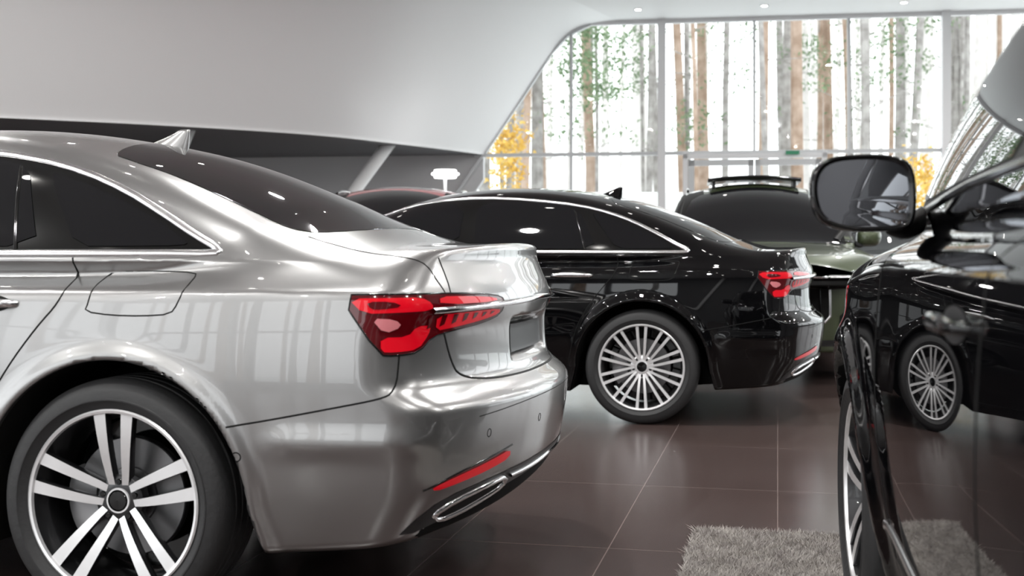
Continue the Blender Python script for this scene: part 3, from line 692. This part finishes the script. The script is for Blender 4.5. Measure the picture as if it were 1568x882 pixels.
for lo,hi in (((-12,-8.15,0),(-3,-8,.35)),((-12,-8.15,4.4),(-3,-8,H)),((-12,-8.12,2.6),(-3,-8.03,2.68)),((-3,-8.15,0),(3.5,-8,H)),((3.5,-8.15,0),(6.5,-8,.8)),((3.5,-8.15,4.0),(6.5,-8,H)),((6.5,-8.15,0),(13,-8,H))): A.add(*boxvf(lo,hi),0)
for x in (-12,-9.8,-7.5,-5.2,-3.05,4.5,5.5): A.add(*boxvf((x-.05,-8.15,.35),(x+.05,-8,4.4)),0)
for x0,x1 in ((-2.6,-.6),(-.4,1.6),(1.6,3.4)):  # unseen diagonal braces, added to show as reflections in the door mirror
    V=[]
    for x,z in ((x0,0),(x1,4.9)):
        for dx_,dy_ in ((-.09,-7.99),(.09,-7.99),(.09,-7.85),(-.09,-7.85)): V.append((x+dx_,dy_,z))
    A.add(V,[(0,1,2,3),(4,5,6,7)]+[(i,(i+1)%4,4+(i+1)%4,4+i) for i in range(4)],1)
obj('wall_front',A.mesh('wall_front',['dark_wall','frame_white'],False))
path=np.array([(-.44,20.68),(-1.10,19.55),(-1.79,18.5),(-2.64,17.3),(-4.33,15.95),(-6.3,14.9),(-9,13.9),(-12.0,13.1)])
d=np.r_[0,np.cumsum(np.linalg.norm(np.diff(path,axis=0),axis=1))]
fx=spl(list(zip(d,path[:,0]))); fy=spl(list(zip(d,path[:,1])))
prof=[(0,2.72),(.0,2.735),(.3,3.17),(.64,3.67),(.9,4.06),(1.15,4.42),(1.32,4.64),(1.52,4.80),(1.8,4.90),(2.2,4.945),(2.4,4.955)]
pf_=spl([(i,a[0]) for i,a in enumerate(prof)]); pz_=spl([(i,a[1]) for i,a in enumerate(prof)])
ss=np.linspace(0,d[-1],60); tt=np.linspace(0,len(prof)-1,50)
V=[]
for s in ss:
    P=np.array([fx(s),fy(s)]); T=np.array([fx(s+.3)-fx(s-.3),fy(s+.3)-fy(s-.3)]); T/=np.linalg.norm(T); Nn=np.array([-T[1],T[0]])
    w=sst(0,3.5,s); dirn=E*(1-w)+Nn*w; dirn/=np.linalg.norm(dirn)
    for t in tt: V.append((*(P+dirn*pf_(t)),float(pz_(t))))
nt_=len(tt)
obj('wall_mezzanine',mkmesh('shell',V,[[i*nt_+j,i*nt_+j+1,(i+1)*nt_+j+1,(i+1)*nt_+j] for i in range(len(ss)-1) for j in range(nt_-1)],['shell_white'],recalc=True))
bott=[(float(fx(s)),float(fy(s)),2.722) for s in ss]
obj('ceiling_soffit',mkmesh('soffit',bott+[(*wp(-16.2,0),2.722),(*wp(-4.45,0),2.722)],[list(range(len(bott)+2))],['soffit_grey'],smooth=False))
def column(name,p0,p1,r=.11):
    p0,p1=np.array(p0),np.array(p1); V=[];n=20
    for p in (p0,p1):
        for i in range(n): a=2*math.pi*i/n; V.append((p[0]+r*1.15*math.cos(a),p[1]+r*math.sin(a),p[2]))
    return obj(name,mkmesh(name,V,[[i,(i+1)%n,n+(i+1)%n,n+i] for i in range(n)]+[list(range(n)),list(range(n,2*n))],['white_wall'],recalc=True))
column('column',(-3.95,18.9,0),(-1.95,18.9,2.72)); column('column',(-5.6,16.6,0),(-4.45,16.5,2.72))
A=Acc()
pos=[(x,y) for x in np.arange(-9.5,12.5,1.8) for y in np.arange(-6.5,12.5,2.0)]+[(.93,19.9),(2.02,19.35),(3.98,19.05),(6.1,18.8),(8.2,18.5),(5,16),(8,16),(2.5,16.2)]
for x,y in pos:
    a=np.linspace(0,2*math.pi,16,endpoint=False)
    V=[(x+.045*math.cos(t),y+.045*math.sin(t),H-.012) for t in a]+[(x+.065*math.cos(t),y+.065*math.sin(t),H-.012) for t in a]+[(x+.07*math.cos(t),y+.07*math.sin(t),H) for t in a]
    A.add(V,[list(range(16))],0); A.add(V,[[16+i,16+(i+1)%16,32+(i+1)%16,32+i] for i in range(16)]+[[i,(i+1)%16,16+(i+1)%16,16+i] for i in range(16)],1)
obj('ceiling_downlights',A.mesh('downlights',['downlight','frame_white'],False,recalc=False))
for i,(x,y) in enumerate([(x,y) for x in (-9,-5,-1,3,7,11) for y in (-5.5,-1.5,2.5,6.5,10.5)]+[(5,14.5),(9,15.5)]):
    L=bpy.data.lights.new('ceiling_lamp','AREA'); L.shape='DISK'; L.size=.18; L.energy=105; L.color=(1,.99,.97)
    o=bpy.data.objects.new('ceiling_lamp',L); scene.collection.objects.link(o); o.location=(x,y,H-.03)
A=Acc()
for k in range(3):
    r=[.16,.20,.16][k]; z=2.17+.045*k
    pr=[(.01,z),(r,z),(r+.01,z+.015),(r,z+.03),(.01,z+.03)]
    a=np.linspace(0,2*math.pi,28,endpoint=False)
    V=[(rr*math.cos(t),rr*math.sin(t),zz) for rr,zz in pr for t in a]
    A.add(V,[[q*28+i,q*28+(i+1)%28,(q+1)*28+(i+1)%28,(q+1)*28+i] for q in range(4) for i in range(28)],0)
A.add(*boxvf((-.02,-.02,0),(.02,.02,2.2)),1); A.add(*boxvf((-.15,-.15,0),(.15,.15,.03)),1)
obj('floor_lamp',A.mesh('floor_lamp',['led','frame_white'],True),loc=(-1.0,18.1,0))
# rug
A=Acc()
sT,cT=math.sin(TH),math.cos(TH)
def tl(u,v,z=0): return (u*cT+v*sT,-u*sT+v*cT,z)
u0,u1,v0,v1=-.31,.27,2.3,4.66
mat('rug_fibre',(.50,.47,.44),.95,noise=(22,(.36,.33,.315)))
V,Fc=boxvf((u0,v0,.001),(u1,v1,.016)); A.add([tl(*q) for q in V],Fc,0)
N=60000
uu=rng.uniform(u0,u1,N); vv=rng.uniform(v0,v1,N); hh=rng.uniform(.012,.026,N); an=rng.uniform(0,6.283,N); lean=rng.normal(0,.013,(N,2))
lx=.006*np.sin(uu*24)*np.cos(vv*19)
base_=np.stack([uu*cT+vv*sT,-uu*sT+vv*cT,np.full(N,.013)],1)
w=.0035; dx=np.stack([np.cos(an)*w,np.sin(an)*w,0*an],1)
tip=base_+np.stack([lean[:,0]+lx,lean[:,1]+lx,hh],1)
V=np.stack([base_-dx,base_+dx,tip],1).reshape(-1,3); Fc=np.arange(3*N).reshape(-1,3)
A.add(V,Fc.tolist(),0)
obj('shaggy_rug',A.mesh('rug',['rug_fibre'],False,recalc=False))
# ------------------------------------------------------------------ outside
mat('overexposed_ground',(.80,.82,.84),.9,noise=(.6,(.66,.70,.66)))  # overexposed white and haze put into the ground colour, no snow
mat('trunk_a',(.26,.18,.13),.9,noise=(3,(.42,.32,.255))); mat('trunk_b',(.21,.195,.185),.9,noise=(4,(.38,.365,.35)))
mat('trunk_hazy',(.54,.515,.50),.9,noise=(3,(.64,.62,.60)))  # distance haze put into a paler trunk colour
mat('leaf_green',(.08,.14,.06),.8,noise=(2,(.18,.26,.14))); mat('leaf_yellow',(.60,.36,.05),.8,noise=(2,(.70,.50,.14)))
gy=[20.8,24,28,31,60]; gz=[-.15,-.1,1.6,2.6,2.9]  # bank raised to stand for the pale haze band behind the glazing
V=[]
for y,z in zip(gy,gz): V+=[(-40,y,z),(60,y,z)]
obj('ground_outside',mkmesh('ground',V,[[2*i,2*i+1,2*i+3,2*i+2] for i in range(4)],['overexposed_ground'],recalc=True)).location.z=-.02
for nm,V in (('ground_front',[(-60,-60,-.12),(60,-60,-.12),(60,-8.2,-.12),(-60,-8.2,-.12)]),('ground_right',[(13.2,-8.2,-.12),(60,-8.2,-.12),(60,20.9,-.12),(13.2,20.9,-.12)]),('ground_left',[(-60,-8.2,-.12),(-12.2,-8.2,-.12),(-12.2,20.9,-.12),(-60,20.9,-.12)])):
    obj(nm,mkmesh(nm,V,[(0,1,2,3)],['overexposed_ground']))
A=Acc()
def trunk(x,y,z0,r,h,mi):
    n=8; K=6; V=[]; lx,ly=random.uniform(-.25,.25),random.uniform(-.2,.2); ph=random.random()*6
    for k in range(K):
        t=k/(K-1); rr=r*(1-.45*t)
        for i in range(n):
            a=2*math.pi*i/n; V.append((x+lx*t*2+.06*math.sin(ph+5*t)+rr*math.cos(a),y+ly*t+rr*math.sin(a),z0+h*t))
    A.add(V,[[k*n+i,k*n+(i+1)%n,(k+1)*n+(i+1)%n,(k+1)*n+i] for k in range(K-1) for i in range(n)],mi)
def branch(x,y,z,L,r):
    a=random.uniform(0,6.28); up=random.uniform(-.1,.5); q=np.array([x,y,z]); e=q+L*np.array([math.cos(a),math.sin(a),up])
    V=[]
    for p,rr in ((q,r),(e,r*.3)):
        for dx_,dz_ in ((rr,0),(0,rr),(-rr,0),(0,-rr)): V.append((p[0]+dx_*math.sin(a),p[1]-dx_*math.cos(a),p[2]+dz_))
    A.add(V,[[i,(i+1)%4,4+(i+1)%4,4+i] for i in range(4)],1); return e
def leaves(cx,cy,cz,sx,sz,N,mi,s=.09):
    c=np.stack([rng.normal(cx,sx,N),rng.normal(cy,sx,N),rng.normal(cz,sz,N)],1)
    a=rng.normal(0,1,(N,3)); b=rng.normal(0,1,(N,3)); a/=np.linalg.norm(a,axis=1,keepdims=True); b/=np.linalg.norm(b,axis=1,keepdims=True)
    sc=rng.uniform(.5,1.3,(N,1))*s
    V=np.stack([c-a*sc,c+b*sc*.6,c+a*sc,c-b*sc*.6],1).reshape(-1,3); A.add(V,np.arange(4*N).reshape(-1,4).tolist(),mi)
for i in range(54):
    y=random.uniform(30,42); x=random.uniform(-.06,.48)*y+random.uniform(-1,1)
    r=random.choice([.06,.08,.10,.13,.17]); trunk(x,y,2.4,r,16,random.choice([0,0,1,1]))
    for j in range(random.randint(2,6)):
        e=branch(x,y,random.uniform(4,11),random.uniform(.5,1.6),.022)
        if random.random()<.6: leaves(*e,.32,.14,random.randint(20,60),2,.06)
for i in range(60):
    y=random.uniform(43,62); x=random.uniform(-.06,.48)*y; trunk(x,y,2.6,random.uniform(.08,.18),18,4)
for (cx,cy,cz,N) in ((1.83,32,5.8,900),(2.0,31,4.6,500),(1.3,36,7.3,600),(6.25,36,7.3,500),(10.7,34,6.6,400),(12.6,38,8.1,500),(4.2,40,6.7,500),(9.2,38,6.9,300),(4.9,33,4.5,250),(7.9,37,7.7,300),(2.9,34,7.0,500)):
    for q in range(7): leaves(cx+random.gauss(0,.6),cy,cz+random.gauss(0,.55),.34,.18,N//6,2,.065)
for (cx,cy,cz,N) in ((-.09,27,3.36,600),(-.27,26,2.9,400),(8.87,26,2.64,400),(8.65,25,2.18,300),(.2,33,4.85,120),(12.2,30,3.37,150)):
    for q in range(4): leaves(cx+random.gauss(0,.15),cy,cz+random.gauss(0,.23),.20,.22,N//4,3,.065)
obj('pine_forest',A.mesh('forest',['trunk_a','trunk_b','leaf_green','leaf_yellow','trunk_hazy'],False,recalc=False))
A=Acc()
for i in range(26):
    trunk(random.uniform(-24,-8),random.uniform(-22,-14),-.2,random.uniform(.10,.2),12,random.choice([0,1]))
obj('tree_row',A.mesh('tree_row',['trunk_a','trunk_b'],False,recalc=False))
# ------------------------------------------------------------------ world, camera
w=bpy.data.worlds.new('World'); scene.world=w; w.use_nodes=True; bg=w.node_tree.nodes['Background']
bg.inputs['Color'].default_value=(.95,.98,1,1); bg.inputs['Strength'].default_value=2.9
cam=bpy.data.cameras.new('camera'); co=bpy.data.objects.new('camera',cam); scene.collection.objects.link(co)
co.location=(0,0,1.08); co.rotation_euler=(math.pi/2,0,0); cam.sensor_width=36; cam.lens=36*1850/1568; cam.shift_y=-57/1568
cam.clip_start=.05; cam.clip_end=300
cam.dof.use_dof=True; cam.dof.focus_distance=4.8; cam.dof.aperture_fstop=3.5
scene.camera=co
scene.view_settings.view_transform='Standard'; scene.view_settings.exposure=0
print('done',time.time()-T0)
